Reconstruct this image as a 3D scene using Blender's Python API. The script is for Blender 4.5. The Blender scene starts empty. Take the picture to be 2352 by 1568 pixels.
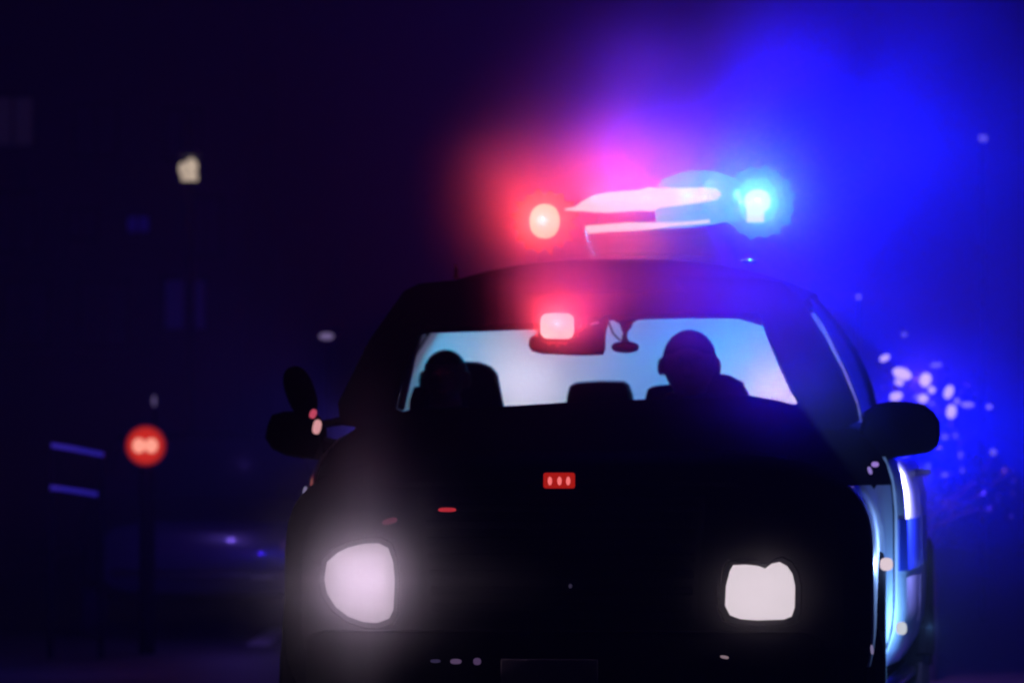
import bpy, bmesh, math, random
from mathutils import Vector, Matrix, Euler
random.seed(7)
R = math.radians
sc = bpy.context.scene
COL = sc.collection

# ------------------------------------------------------------------ camera
CAM_H, HORIZ, FPX, CX, CY = 1.15, 1080.0, 10150.0, 1176.0, 784.0
cam_d = bpy.data.cameras.new('camera')
cam = bpy.data.objects.new('camera', cam_d)
COL.objects.link(cam)
cam.location = (0, 0, CAM_H)
PITCH = math.atan((HORIZ - CY) / FPX)
cam.rotation_euler = (R(90) + PITCH, 0, 0)
cam_d.sensor_width = 36
cam_d.lens = FPX / 2352 * 36
cam_d.clip_start = 0.1
cam_d.clip_end = 400
cam_d.dof.use_dof = True
cam_d.dof.focus_distance = 11.9
cam_d.dof.aperture_fstop = 4.4
sc.camera = cam

# ------------------------------------------------------------------ world, moon, exposure
w = bpy.data.worlds.new('World'); sc.world = w; w.use_nodes = True
nt = w.node_tree
for n in list(nt.nodes): nt.nodes.remove(n)
sky = nt.nodes.new('ShaderNodeTexSky'); sky.sky_type = 'NISHITA'; sky.sun_disc = False
sky.sun_elevation = R(-6); sky.sun_rotation = R(200)
bg = nt.nodes.new('ShaderNodeBackground'); bg.inputs['Strength'].default_value = 0.05
wo = nt.nodes.new('ShaderNodeOutputWorld')
nt.links.new(sky.outputs[0], bg.inputs['Color']); nt.links.new(bg.outputs[0], wo.inputs['Surface'])

vs = sc.view_settings
vs.view_transform = 'Standard'; vs.look = 'None'; vs.exposure = 0; vs.gamma = 1; vs.use_curve_mapping = False
cy = sc.cycles
cy.use_denoising = True
cy.volume_bounces = 0
cy.max_bounces = 5; cy.diffuse_bounces = 2; cy.glossy_bounces = 2; cy.transmission_bounces = 4
cy.transparent_max_bounces = 12
cy.sample_clamp_indirect = 4
cy.volume_step_rate = 1.0
cy.volume_max_steps = 256

# ------------------------------------------------------------------ haze
SIGMA = 0.0035

# ------------------------------------------------------------------ helpers
def lin(c):
    c /= 255.0
    return c / 12.92 if c <= 0.04045 else ((c + 0.055) / 1.055) ** 2.4
def S(r, g, b): return (lin(r), lin(g), lin(b))

def mat(name, col, rough=0.5, metal=0.0, bump=0.0, scale=40.0, coat=0.0, vary=0.15, spec=0.5):
    m = bpy.data.materials.new(name); m.use_nodes = True
    t = m.node_tree; b = t.nodes['Principled BSDF']
    b.inputs['Roughness'].default_value = rough; b.inputs['Metallic'].default_value = metal
    b.inputs['Coat Weight'].default_value = coat
    b.inputs['Specular IOR Level'].default_value = spec
    tc = t.nodes.new('ShaderNodeTexCoord'); nz = t.nodes.new('ShaderNodeTexNoise')
    nz.inputs['Scale'].default_value = scale; nz.inputs['Detail'].default_value = 4
    t.links.new(tc.outputs['Object'], nz.inputs['Vector'])
    mx = t.nodes.new('ShaderNodeMix'); mx.data_type = 'RGBA'
    mx.inputs['A'].default_value = (*[c * (1 - vary) for c in col], 1)
    mx.inputs['B'].default_value = (*[min(1, c * (1 + vary)) for c in col], 1)
    t.links.new(nz.outputs['Fac'], mx.inputs['Factor']); t.links.new(mx.outputs['Result'], b.inputs['Base Color'])
    if bump:
        bp = t.nodes.new('ShaderNodeBump'); bp.inputs['Strength'].default_value = bump; bp.inputs['Distance'].default_value = 0.01
        t.links.new(nz.outputs['Fac'], bp.inputs['Height']); t.links.new(bp.outputs[0], b.inputs['Normal'])
    return m
def emis(name, col, strength=1.0, base=(0.0, 0.0, 0.0), rough=0.6):
    m = bpy.data.materials.new(name); m.use_nodes = True
    b = m.node_tree.nodes['Principled BSDF']
    b.inputs['Base Color'].default_value = (*base, 1); b.inputs['Roughness'].default_value = rough
    b.inputs['Emission Color'].default_value = (*col, 1); b.inputs['Emission Strength'].default_value = strength; b.inputs['Specular IOR Level'].default_value = 0.0
    return m
def glassy(name, tint, transp, rough=0.05, body=(0.01, 0.01, 0.012)):
    m = bpy.data.materials.new(name); m.use_nodes = True
    t = m.node_tree; b = t.nodes['Principled BSDF']; o = t.nodes['Material Output']
    b.inputs['Base Color'].default_value = (*body, 1); b.inputs['Roughness'].default_value = rough
    tr = t.nodes.new('ShaderNodeBsdfTransparent'); tr.inputs[0].default_value = (*tint, 1)
    mx = t.nodes.new('ShaderNodeMixShader'); mx.inputs[0].default_value = transp
    t.links.new(b.outputs[0], mx.inputs[1]); t.links.new(tr.outputs[0], mx.inputs[2]); t.links.new(mx.outputs[0], o.inputs['Surface'])
    return m
def lensmat(name, col, tr):
    m = bpy.data.materials.new(name); m.use_nodes = True; t = m.node_tree; b = t.nodes['Principled BSDF']
    b.inputs['Base Color'].default_value = (0,0,0,1); b.inputs['Specular IOR Level'].default_value = 0; b.inputs['Emission Color'].default_value = (*col,1); b.inputs['Emission Strength'].default_value = 1
    x = t.nodes.new('ShaderNodeBsdfTransparent'); q = t.nodes.new('ShaderNodeMixShader'); q.inputs[0].default_value = tr
    t.links.new(b.outputs[0], q.inputs[1]); t.links.new(x.outputs[0], q.inputs[2]); t.links.new(q.outputs[0], t.nodes['Material Output'].inputs['Surface']); return m
def frosted(name, col):
    m = bpy.data.materials.new(name); m.use_nodes = True
    t = m.node_tree; o = t.nodes['Material Output']; t.nodes.remove(t.nodes['Principled BSDF'])
    tc = t.nodes.new('ShaderNodeTexCoord'); nz = t.nodes.new('ShaderNodeTexNoise'); nz.inputs['Scale'].default_value = 3.0
    mx = t.nodes.new('ShaderNodeMix'); mx.data_type = 'RGBA'
    mx.inputs['A'].default_value = (*[c * .85 for c in col], 1); mx.inputs['B'].default_value = (*col, 1)
    t.links.new(tc.outputs['Object'], nz.inputs['Vector']); t.links.new(nz.outputs['Fac'], mx.inputs['Factor'])
    tl = t.nodes.new('ShaderNodeBsdfTranslucent'); t.links.new(mx.outputs['Result'], tl.inputs['Color'])
    t.links.new(tl.outputs[0], o.inputs['Surface'])
    return m

M = dict(
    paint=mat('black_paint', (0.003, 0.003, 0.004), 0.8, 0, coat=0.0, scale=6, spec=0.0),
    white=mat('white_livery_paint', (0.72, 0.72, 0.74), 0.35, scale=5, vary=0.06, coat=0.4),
    stripe=mat('blue_livery_stripe', (0.02, 0.06, 0.5), 0.35, scale=5),
    trim=mat('black_plastic', (0.006, 0.006, 0.007), 0.6, bump=0.15, scale=120, spec=0.0),
    chrome=mat('chrome', (0.6, 0.6, 0.62), 0.15, 1.0, scale=30),
    rubber=mat('tyre_rubber', (0.02, 0.02, 0.02), 0.8, bump=0.3, scale=80),
    rim=mat('steel_rim', (0.25, 0.25, 0.27), 0.35, 0.9),
    seat=mat('seat_cloth', (0.03, 0.03, 0.032), 0.9, bump=0.3, scale=200),
    asphalt=mat('asphalt', (0.045, 0.045, 0.048), 0.75, bump=0.6, scale=25, vary=0.35),
    concrete=mat('concrete', (0.22, 0.22, 0.21), 0.85, bump=0.4, scale=12),
    paintline=mat('road_marking', (0.6, 0.6, 0.58), 0.7, scale=30),
    wall=mat('dark_stucco', (0.06, 0.06, 0.065), 0.9, bump=0.4, scale=20),
    metal=mat('galvanised_metal', (0.35, 0.35, 0.37), 0.4, 0.6, bump=0.1),
    bark=mat('bark', (0.02, 0.016, 0.012), 0.9, bump=0.6, scale=40),
    leaf=mat('leaf_green', (0.02, 0.035, 0.015), 0.5, scale=4, vary=0.4),
    skin=mat('skin', (0.28, 0.17, 0.12), 0.5, scale=30),
    hair=mat('dark_hair', (0.015, 0.012, 0.01), 0.6, bump=0.5, scale=150),
    cloth=mat('dark_uniform', (0.02, 0.022, 0.03), 0.9, bump=0.3, scale=160),
    plate=mat('plate_dark', (0.10, 0.08, 0.09), 0.6, scale=20),
    wglass=glassy('windscreen_glass', (0.96, 0.97, 0.98), 0.95, 0.04),
    tglass=glassy('tinted_glass', (0.2, 0.2, 0.25), 0.12, 0.15),
    lens=glassy('clear_lens', (1, 1, 1), 0.97, 0.3),
    frost=frosted('fogged_glass', (0.8, 0.8, 0.8)),
    winglass=mat('window_glass', (0.02, 0.022, 0.04), 0.45, scale=2),
)

class MB:
    def __init__(s): s.v = []; s.f = []
    def add(s, vs, fs):
        o = len(s.v); s.v += [tuple(v) for v in vs]; s.f += [tuple(i + o for i in f) for f in fs]; return s
    def box(s, lo, hi, rot=None, at=None):
        x0, y0, z0 = lo; x1, y1, z1 = hi
        vs = [Vector(p) for p in ((x0,y0,z0),(x1,y0,z0),(x1,y1,z0),(x0,y1,z0),(x0,y0,z1),(x1,y0,z1),(x1,y1,z1),(x0,y1,z1))]
        if rot is not None:
            c = Vector(at) if at is not None else sum(vs, Vector()) / 8
            vs = [c + rot @ (v - c) for v in vs]
        return s.add(vs, [(0,3,2,1),(4,5,6,7),(0,1,5,4),(1,2,6,5),(2,3,7,6),(3,0,4,7)])
    def prism(s, pts, d, bev=0.0):
        """front outline pts (3-D), extruded by vector d, with an inset front for a soft edge"""
        pts = [Vector(p) for p in pts]; n = len(pts); c = sum(pts, Vector()) / n; d = Vector(d)
        rings = []
        if bev:
            rings.append([c + (p - c) * (1 - bev) for p in pts])
            rings.append([p + d * 0.18 for p in pts])
        else: rings.append(pts)
        rings.append([p + d for p in pts])
        vs = [v for r in rings for v in r]; fs = [tuple(range(n))]
        for k in range(len(rings) - 1):
            for i in range(n): fs.append((k*n+i, (k+1)*n+i, (k+1)*n+(i+1) % n, k*n+(i+1) % n))
        fs.append(tuple(reversed(range((len(rings)-1)*n, len(rings)*n))))
        return s.add(vs, fs)
    def tube(s, path, rad, n=12, cap=True, flat=1.0):
        path = [Vector(p) for p in path]
        if not hasattr(rad, '__len__'): rad = [rad] * len(path)
        rings = []; up = Vector((0.13, 0.21, 0.97)).normalized()
        for i, p in enumerate(path):
            t = (path[min(i+1, len(path)-1)] - path[max(i-1, 0)]).normalized()
            a = t.cross(up)
            if a.length < 0.2: a = t.cross(Vector((0.97, 0.2, 0.1)))
            a.normalize(); b = t.cross(a).normalized()
            rings.append([p + a*math.cos(2*math.pi*k/n)*rad[i] + b*math.sin(2*math.pi*k/n)*rad[i]*flat for k in range(n)])
        fs = []
        for k in range(len(rings)-1):
            for i in range(n): fs.append((k*n+i, k*n+(i+1) % n, (k+1)*n+(i+1) % n, (k+1)*n+i))
        if cap: fs += [tuple(reversed(range(n))), tuple(range((len(rings)-1)*n, len(rings)*n))]
        return s.add([v for r in rings for v in r], fs)
    def ellip(s, c, r, rot=None, nu=20, nv=12, p=2.0):
        c = Vector(c); vs = []; fs = []
        def pw(a): return math.copysign(abs(a) ** (2.0/p), a)
        for j in range(1, nv):
            th = math.pi*j/nv
            for i in range(nu):
                ph = 2*math.pi*i/nu
                v = Vector((r[0]*pw(math.sin(th))*pw(math.cos(ph)), r[1]*pw(math.sin(th))*pw(math.sin(ph)), r[2]*pw(math.cos(th))))
                vs.append(c + (rot @ v if rot is not None else v))
        top = Vector((0,0,r[2])); bot = -top
        vs.append(c + (rot @ top if rot is not None else top)); vs.append(c + (rot @ bot if rot is not None else bot))
        T = len(vs)-2; B = T+1
        for j in range(nv-2):
            for i in range(nu): fs.append((j*nu+i, (j+1)*nu+i, (j+1)*nu+(i+1) % nu, j*nu+(i+1) % nu))
        for i in range(nu):
            fs.append((T, i, (i+1) % nu)); fs.append((B, (nv-2)*nu+(i+1) % nu, (nv-2)*nu+i))
        return s.add(vs, fs)
    def build(s, name, m, parent=None, bevel=0.0, smooth=True, subsurf=0, mesh=None):
        me = bpy.data.meshes.new(name); me.from_pydata(s.v, [], s.f); me.update()
        bm = bmesh.new(); bm.from_mesh(me); bmesh.ops.recalc_face_normals(bm, faces=bm.faces)
        if bevel:
            bmesh.ops.bevel(bm, geom=bm.edges[:], offset=bevel, segments=2, affect='EDGES', profile=0.6, clamp_overlap=True)
        bm.to_mesh(me); bm.free()
        me.materials.append(m)
        if smooth: me.shade_smooth(); me.set_sharp_from_angle(angle=R(38))
        o = bpy.data.objects.new(name, me); COL.objects.link(o)
        if parent is not None: o.parent = parent
        if subsurf:
            md = o.modifiers.new('Subdivision', 'SUBSURF'); md.levels = subsurf; md.render_levels = subsurf
        return o
def tag(o, label=None, cat=None, group=None, kind=None):
    if label: o['label'] = label
    if cat: o['category'] = cat
    if group: o['group'] = group
    if kind: o['kind'] = kind
    return o
def empty(name, loc=(0,0,0), rz=0.0):
    o = bpy.data.objects.new(name, None); COL.objects.link(o); o.location = loc; o.rotation_euler = (0,0,rz)
    o.empty_display_size = 0.2
    return o
def copy_tree(o, parent=None):
    c = o.copy(); COL.objects.link(c); c.parent = parent
    for ch in [k for k in bpy.data.objects if k.parent is o]: copy_tree(ch, c)
    return c
def lamp(name, kind, loc, col, power, parent=None, radius=0.01, aim=None, angle=170, blend=1.0):
    d = bpy.data.lights.new(name, kind); d.color = col; d.energy = power; d.shadow_soft_size = 0.0
    o = bpy.data.objects.new(name, d); COL.objects.link(o); o.location = loc
    if kind == 'SPOT':
        d.spot_size = R(angle); d.spot_blend = blend
        o.rotation_euler = Vector(aim).to_track_quat('-Z', 'Y').to_euler()
    if parent is not None: o.parent = parent
    return o

CAMROT = Euler(cam.rotation_euler).to_matrix()
def ray(px, py): return CAMROT @ Vector(((px-CX)/FPX, -(py-CY)/FPX, -1))
def W(px, py, Y):
    """the world point at distance Y behind a spot of the picture"""
    d = ray(px, py); return Vector((0,0,CAM_H)) + d * (Y / d.y)
def sz(px, Y): return px * Y / FPX

# ------------------------------------------------------------------ setting
m = MB(); m.add([(-90,-3,0),(90,-3,0),(90,180,0),(-90,180,0)], [(0,1,2,3)])
tag(m.build('ground', M['asphalt']), kind='structure')
m = MB(); m.add([(-5.4,-3,0.004),(6.6,-3,0.004),(6.6,180,0.004),(-5.4,180,0.004)], [(0,1,2,3)])
tag(m.build('road', mat('road_asphalt', (0.05,0.05,0.053), 0.6, bump=0.7, scale=30, vary=0.4)), kind='structure')
m = MB(); m.box((-9.5,-3,-0.05),(-5.4,180,0.13)); tag(m.build('pavement', M['concrete'], bevel=0.01), kind='structure')
m = MB(); m.box((6.6,-3,-0.05),(10.5,180,0.13)); tag(m.build('pavement', M['concrete'], bevel=0.01), kind='structure')
m = MB()
for k in range(18): m.add([(-1.75, 2+k*9, 0.008),(-1.6, 2+k*9, 0.008),(-1.6, 5+k*9, 0.008),(-1.75, 5+k*9, 0.008)], [(0,1,2,3)])
tag(m.build('lane_marking', M['paintline']), kind='structure')

# ------------------------------------------------------------------ police car
YAW = R(5.0)
c0 = W(1312, 1080, 14.0)
CAR = empty('police_car', (c0.x, 14.0, 0), -YAW)
tag(CAR, 'dark police car with glowing red and blue roof light bar, headlights on, facing the camera', 'police car')
RI = Matrix.Rotation(YAW, 3, 'Z')
def P(px, py, y):
    """car coordinates of the spot of the picture on the plane y (metres behind the front bumper)"""
    o = RI @ (Vector((0,0,CAM_H)) - Vector((c0.x, 14.0, 0))); d = RI @ ray(px, py)
    return o + d * ((y - o.y) / d.y)
def PW(px, py, dy=0.0):
    """the same on the raked windscreen"""
    y = 1.5
    for _ in range(6):
        p = P(px, py, y); y = 1.28 + (p.z - 1.36) * 0.95 + dy
    return p

def prof(y, w_, zb, zt, n=44, ex=4.5, x0=0.0):
    r = []; zc = (zb+zt)/2; h = (zt-zb)/2
    for k in range(n):
        a = 2*math.pi*(k+.5)/n
        cx, sx = math.cos(a), math.sin(a)
        r.append((math.copysign(abs(cx)**(2/ex), cx)*w_, y, zc + math.copysign(abs(sx)**(2/ex), sx)*h))
    return r
secs = [(-0.02,.72,.50,1.02),(0.0,.86,.42,1.10),(.06,.90,.36,1.16),(.18,.94,.33,1.19),(.45,.955,.32,1.205),(.9,.965,.34,1.21),
        (1.12,.975,.34,1.22),(1.24,.98,.34,1.33),(1.32,.99,.34,1.37),(1.6,1.05,.34,1.36),(2.2,1.09,.32,1.35),(3.0,1.12,.32,1.35),
        (3.6,1.14,.34,1.36),(4.2,1.12,.36,1.37),(4.5,1.0,.38,1.36),(4.62,.95,.42,1.33)]
body = MB(); N = 44
rings = [prof(*s) for s in secs]
body.v = [v for r in rings for v in r]
for k in range(len(rings)-1):
    for i in range(N): 
        f = (k*N+i, k*N+(i+1) % N, (k+1)*N+(i+1) % N, (k+1)*N+i)
        c = sum((Vector(body.v[j]) for j in f), Vector())/4
        if c.z > 1.33 and 1.34 < c.y < 4.3 and abs(c.x) < .86: continue     # open cabin
        body.f.append(f)
body.f += [tuple(reversed(range(N))), tuple(range((len(rings)-1)*N, len(rings)*N))]
body.build('body', M['paint'], CAR)

# roof
def roofsec(y, w_, ze, zc, th=0.05):
    pts = []; n = 16
    for k in range(n+1):
        u = -1 + 2*k/n; pts.append((u*w_, y, ze + (zc-ze)*(1-abs(u)**2.6)))
    for k in range(n, -1, -1):
        u = -1 + 2*k/n; pts.append((u*w_*.97, y, ze - th + (zc-ze)*(1-abs(u)**2.6)*.9))
    return pts
rs = [(1.66,.66,1.68,1.79),(1.74,.69,1.74,1.85),(1.9,.725,1.78,1.895),(2.3,.735,1.80,1.93),(3.0,.73,1.81,1.94),(3.8,.685,1.80,1.925),(4.25,.66,1.77,1.89),(4.4,.63,1.72,1.84)]
m = MB(); rr = [roofsec(*s) for s in rs]; n_ = len(rr[0]); m.v = [v for r in rr for v in r]
for k in range(len(rr)-1):
    for i in range(n_): m.f.append((k*n_+i, k*n_+(i+1) % n_, (k+1)*n_+(i+1) % n_, (k+1)*n_+i))
m.f += [tuple(reversed(range(n_))), tuple(range((len(rr)-1)*n_, len(rr)*n_))]
ROOF = m.build('roof', mat('roof_matt_black', (.005,.005,.006), .85, spec=0), CAR)

# windscreen surround: inner edge is the glazed opening, outer edge the pillars and header
inner = [(962,757),(975,751),(1100,747),(1172,744),(1300,740),(1385,722),(1560,717),(1738,717),(1746,724),(1765,770),(1790,830),(1815,885),
         (1834,915),(1833,926),(1822,930),(1790,920),(1720,908),(1600,914),(1450,918),(1300,924),(1150,933),(1040,938),(945,941),(925,945),(908,938),(903,925),(925,860)]
outer = [(925,668),(960,650),(1080,640),(1172,636),(1300,634),(1385,634),(1560,634),(1738,638),(1800,650),(1842,690),(1893,770),(1935,850),
         (1968,930),(1975,965),(1930,985),(1850,985),(1720,985),(1600,985),(1450,985),(1300,985),(1150,985),(1040,985),(945,985),(850,985),(778,975),(772,925),(845,780)]
pin = [PW(*p) for p in inner]; pout = [PW(*p) for p in outer]
# pull pillars back a little at the sides so the surround wraps round the cabin
pout = [Vector((p.x, p.y + 0.10*max(0, abs(p.x)-.45), p.z)) for p in pout]
m = MB(); n_ = len(pin); th = Vector((0, .05, -.02))
mid = [(a*0.55+b*0.45) + Vector((0,-.012,.006)) for a, b in zip(pin, pout)]
m.v = [tuple(v) for v in pin + mid + pout + [v+Vector((-.02*(1 if v.x>0 else -1),.30,0)) if abs(v.x) > .6 else v+th for v in pout] + [v+th for v in pin]]
for a in range(5):
    b = (a+1) % 5
    for i in range(n_):
        j = (i+1) % n_; m.f.append((a*n_+i, a*n_+j, b*n_+j, b*n_+i))
WS = m.build('windscreen_frame', M['paint'], CAR)
g = MB(); g.add([p + th*.4 for p in pin], [tuple(range(n_))]); g.build('windscreen', M['wglass'], WS)

# pillars, side glass, rear glass
def side(s, y, t):   # t 0 belt .. 1 roof rail
    xb = .955; xr = .725 if y < 3.9 else .68
    if y < 2.5: xb -= .035; xr -= .015
    return Vector((s*(xb + (xr-xb)*(t**(1.25 if y < 2.5 else 1.9))), y + (0.30*t-.10 if y > 3.9 else 0)*-1, 1.34 + t*.46))
for s in (-1, 1):
    for y0, y1 in ((2.52, 2.66), (3.36, 3.5), (4.12, 4.40)):
        m = MB(); k = 8
        for j in range(k+1):
            t = j/k; a = side(s, y0, t); b = side(s, y1, t); inw = Vector((-s*.06, 0, 0))
            m.v += [tuple(a), tuple(b), tuple(b+inw), tuple(a+inw)]
        for j in range(k):
            for i in range(4): m.f.append((j*4+i, j*4+(i+1) % 4, (j+1)*4+(i+1) % 4, (j+1)*4+i))
        m.build('pillar', M['paint'], CAR)
    for y0, y1 in ((1.74, 2.52), (2.66, 3.36), (3.5, 4.12)):
        m = MB(); k = 8
        for j in range(k+1):
            t = j/k; a = side(s, y0 - (.28*(1-t) if y0 < 2 else 0), t); b = side(s, y1, t)
            m.v += [tuple(a+Vector((-s*.015,0,0))), tuple(b+Vector((-s*.015,0,0)))]
        for j in range(k): m.f.append((2*j, 2*j+1, 2*j+3, 2*j+2))
        m.build('side_window', M['tglass'], CAR)
gy = 4.08
m = MB(); q = [(-.90,4.2,1.30),(.90,4.2,1.30),(.70,4.0,1.77),(-.70,4.0,1.77)]
m.add(q, [(0,1,2,3)]); m.build('rear_window', M['tglass'], CAR)
m = MB(); kk = 10; lf = [side(-1, 3.32, j/kk)+Vector((.02,0,0)) for j in range(kk+1)]; rt = [side(1, 3.32, j/kk)-Vector((.02,0,0)) for j in range(kk+1)]
for a, b in zip(lf, rt): m.v += [(a.x, 3.32, a.z), (b.x, 3.32, b.z)]
for j in range(kk): m.f.append((2*j, 2*j+1, 2*j+3, 2*j+2))
m.build('rear_partition', M['frost'], CAR)  # frosted screen added to carry the rear window's glow
# added coloured lamps behind the frosted screen, imitating a lit rear window
BACK = 0.37
def backlight(px, py, col, p, d=.22):
    q = P(px, py, 3.34); b = MB(); b.ellip((q.x, q.y+d+.09, q.z), (.05,.03,.03)); b.build('rear_deck_lamp', M['lens'], CAR)
    lamp('rear_deck_light', 'POINT', (q.x, q.y+d, q.z), col, p*BACK, CAR, .02)
backlight(1225, 830, (1, .86, .98), 3.2, .22)
backlight(1200, 900, (1, .84, .97), 3.0, .20)
backlight(1020, 790, (.02, .5, .85), 4.0, .22)
backlight(950, 880, (.03, .4, 1), 2.2, .2)
backlight(1420, 850, (.15, .38, 1), 3.8, .26)
backlight(1560, 770, (.01, .26, 1.0), 8.0, .28)
backlight(1700, 790, (.01, .5, 1.0), 9.0, .24)
backlight(1785, 895, (1, .7, .7), 4.0, .13)

# interior: seats with headrests, mirror, visor, dash
def rbox(m, pts, y0, dep, bev=.08): return m.prism(pts, (0, dep, 0), bev)
def roundrect(cx, cz, w_, h, r, y, n=5, skew=0.0):
    pts = []
    for sx, sz_, a0 in ((1,1,0),(-1,1,90),(-1,-1,180),(1,-1,270)):
        for k in range(n+1):
            a = R(a0 + 90*k/n)
            pts.append(Vector((cx + sx*(w_/2-r) + r*math.cos(a), y, cz + sz_*(h/2-r) + r*math.sin(a) + skew*(sx*(w_/2)))))
    return pts
def seat(x, y, ztop, hw, name='seat', hpx=None):
    st = empty(name, (0,0,0)); st.parent = CAR
    a = MB(); a.prism(roundrect(x, .92, .50, .62, .08, y), (0,.14,0), .12); b = a.build('backrest', M['seat'], st)
    a = MB(); a.prism([Vector((x-.25,y-.5,.50)),Vector((x+.25,y-.5,.50)),Vector((x+.25,y-.5,.64)),Vector((x-.25,y-.5,.64))], (0,.5,0)); a.build('cushion', M['seat'], st, bevel=.03)
    h = MB(); h.prism(hpx, (0,.11,0), .1); h.build('headrest', M['seat'], st)
    for s in (-.06,.06):
        h = MB(); h.tube([(x+s,y+.06,1.2),(x+s,y+.06,ztop-.1)], .008, 8); h.build('headrest_post', M['chrome'], st)
    return st
def poly(pts, y): return [P(a, b, y) for a, b in pts]
yF, yR_ = 2.32, 3.15
seat(P(1095,900,yF).x, yF, 1.44, .2, hpx=poly([(972,965),(974,890),(984,858),(1015,836),(1060,829),(1098,831),(1122,840),(1137,858),(1144,895),(1152,935),(1158,965)], yF))
seat(P(1630,900,yF).x, yF, 1.44, .2, hpx=poly([(1478,965),(1481,915),(1487,893),(1500,886),(1560,880),(1620,857),(1672,860),(1705,877),(1715,900),(1723,925),(1730,965)], yF))
seat(P(1375,900,yR_).x, yR_, 1.44, .2, 'rear_seat', hpx=poly([(1296,965),(1302,905),(1308,885),(1322,878),(1380,874),(1432,875),(1442,882),(1450,905),(1457,965)], yR_))
m = MB(); m.prism(poly([(940,918),(950,888),(975,885),(985,918),(985,965),(940,965)], 2.6), (0,.1,0), .05); m.build('shoulder_belt_mount', M['trim'], CAR)
m = MB(); m.tube([PW(966,752,.1), PW(945,830,.12), PW(922,936,.14)], .012, 8); m.build('pillar_trim', mat('pillar_trim', (.05,.05,.07), .5), CAR)
m = MB(); m.box((-.86,1.36,1.24),(.86,1.66,1.345)); m.build('dashboard', M['trim'], CAR, bevel=.03)
# mirror
m = MB(); yM = 1.62
m.prism(poly([(1216,776),(1232,768),(1300,764),(1380,740),(1390,760),(1389,800),(1384,814),(1340,816),(1250,812),(1222,806),(1214,794)], yM), (0,.035,0), .06)
MIR = m.build('rear_view_mirror', M['trim'], CAR)
m = MB(); m.tube([P(1345,760,yM+.02), P(1352,700,yM+.06)], .016, 10); m.build('mirror_stem', M['trim'], MIR)
m = MB(); m.prism(poly([(1172,735),(1236,735),(1236,749),(1175,752)], 1.72), (0,.02,0)); m.build('sun_visor', M['trim'], CAR)
m = MB(); m.prism(poly([(1372,705),(1394,705),(1397,735),(1390,770),(1378,770)], yM), (0,.03,0)); m.build('sensor_cover', M['trim'], CAR)
# red warning light in the windscreen
m = MB(); m.prism(roundrect(*(lambda a: (a.x, a.z))(P(1279,748,1.50)), sz(88,15.5), sz(70,15.5), .02, 1.52), (0,.05,0), .05)
WL = m.build('warning_light', M['trim'], CAR)
m = MB(); c = P(1279,748,1.49)
m.prism(roundrect(c.x, c.z, sz(76,15.5), sz(58,15.5), .026, 1.49), (0,.028,0), .12)
m.build('lens', emis('warning_lens_white', S(250,246,248), 1.5), WL)

# hood edge, grille, bumper, headlights
m = MB(); m.prism(poly([(905,1108),(1298,1098),(1690,1108),(1700,1118),(1298,1110),(896,1118)], -.03), (0,.1,0)); m.build('hood_edge', M['trim'], CAR)
gr = MB(); gp = poly([(960,1140),(1620,1140),(1600,1420),(985,1420)], -.035); gr.prism(gp, (0,.05,0)); GR = gr.build('grille', M['trim'], CAR)
for k in range(7):
    a = P(975+k*3, 1165+k*38, -.05); b = P(1605-k*3, 1165+k*38, -.05)
    m = MB(); m.box((a.x, -.055, a.z-.012), (b.x, -.036, a.z+.012)); m.build('slat', M['paint'], GR, bevel=.004)
m = MB(); a = P(700,1460,-.06); b = P(1890,1560,-.06)
m.prism([Vector((a.x,-.05,a.z)),Vector((a.x+.06,-.12,a.z+.02)),Vector((b.x-.06,-.12,a.z+.02)),Vector((b.x,-.05,a.z)),Vector((b.x,-.05,.36)),Vector((a.x,-.05,.36))],(0,.14,0))
BUM = m.build('bumper', M['paint'], CAR, bevel=.02)
def lampbody(pts, y, mname, m_lens, housing, name='headlight', dep=.035):
    c = sum((Vector((a,b,0)) for a,b in pts), Vector())/len(pts)
    hp = [(c.x+(a-c.x)*housing, c.y+(b-c.y)*housing) for a,b in pts]
    h = MB(); h.prism(poly(hp, y+.012), (0,.09,0), .04); H = h.build(name, M['trim'], CAR)
    l = MB(); l.prism(poly(pts, y-.012), (0,dep,0), .06); l.build('lens', m_lens, H)
    return H
HL = [(775,1268),(800,1256),(835,1248),(868,1247),(890,1258),(901,1290),(905,1330),(902,1400),(892,1420),(865,1430),(835,1428),(800,1416),(770,1393),(750,1362),(744,1330),(750,1290)]
HR = [(1684,1297),(1715,1296),(1740,1299),(1757,1305),(1772,1294),(1790,1290),(1808,1300),(1820,1318),(1826,1345),(1825,1395),(1818,1415),(1800,1422),(1740,1424),(1700,1421),(1676,1412),(1665,1390),(1667,1345),(1676,1310)]
lampbody(HL, -.05, 'l', emis('headlight_lens_dim', S(168,153,166)), 1.18)
lampbody(HR, -.05, 'r', emis('headlight_lens', S(222,208,217)), 1.22)
# number plate
m = MB(); a = P(1152,1512,-.13); b = P(1374,1600,-.13); m.box((a.x,-.150,b.z),(b.x,-.142,a.z)); m.build('number_plate', M['plate'], CAR, bevel=.004)
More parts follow.
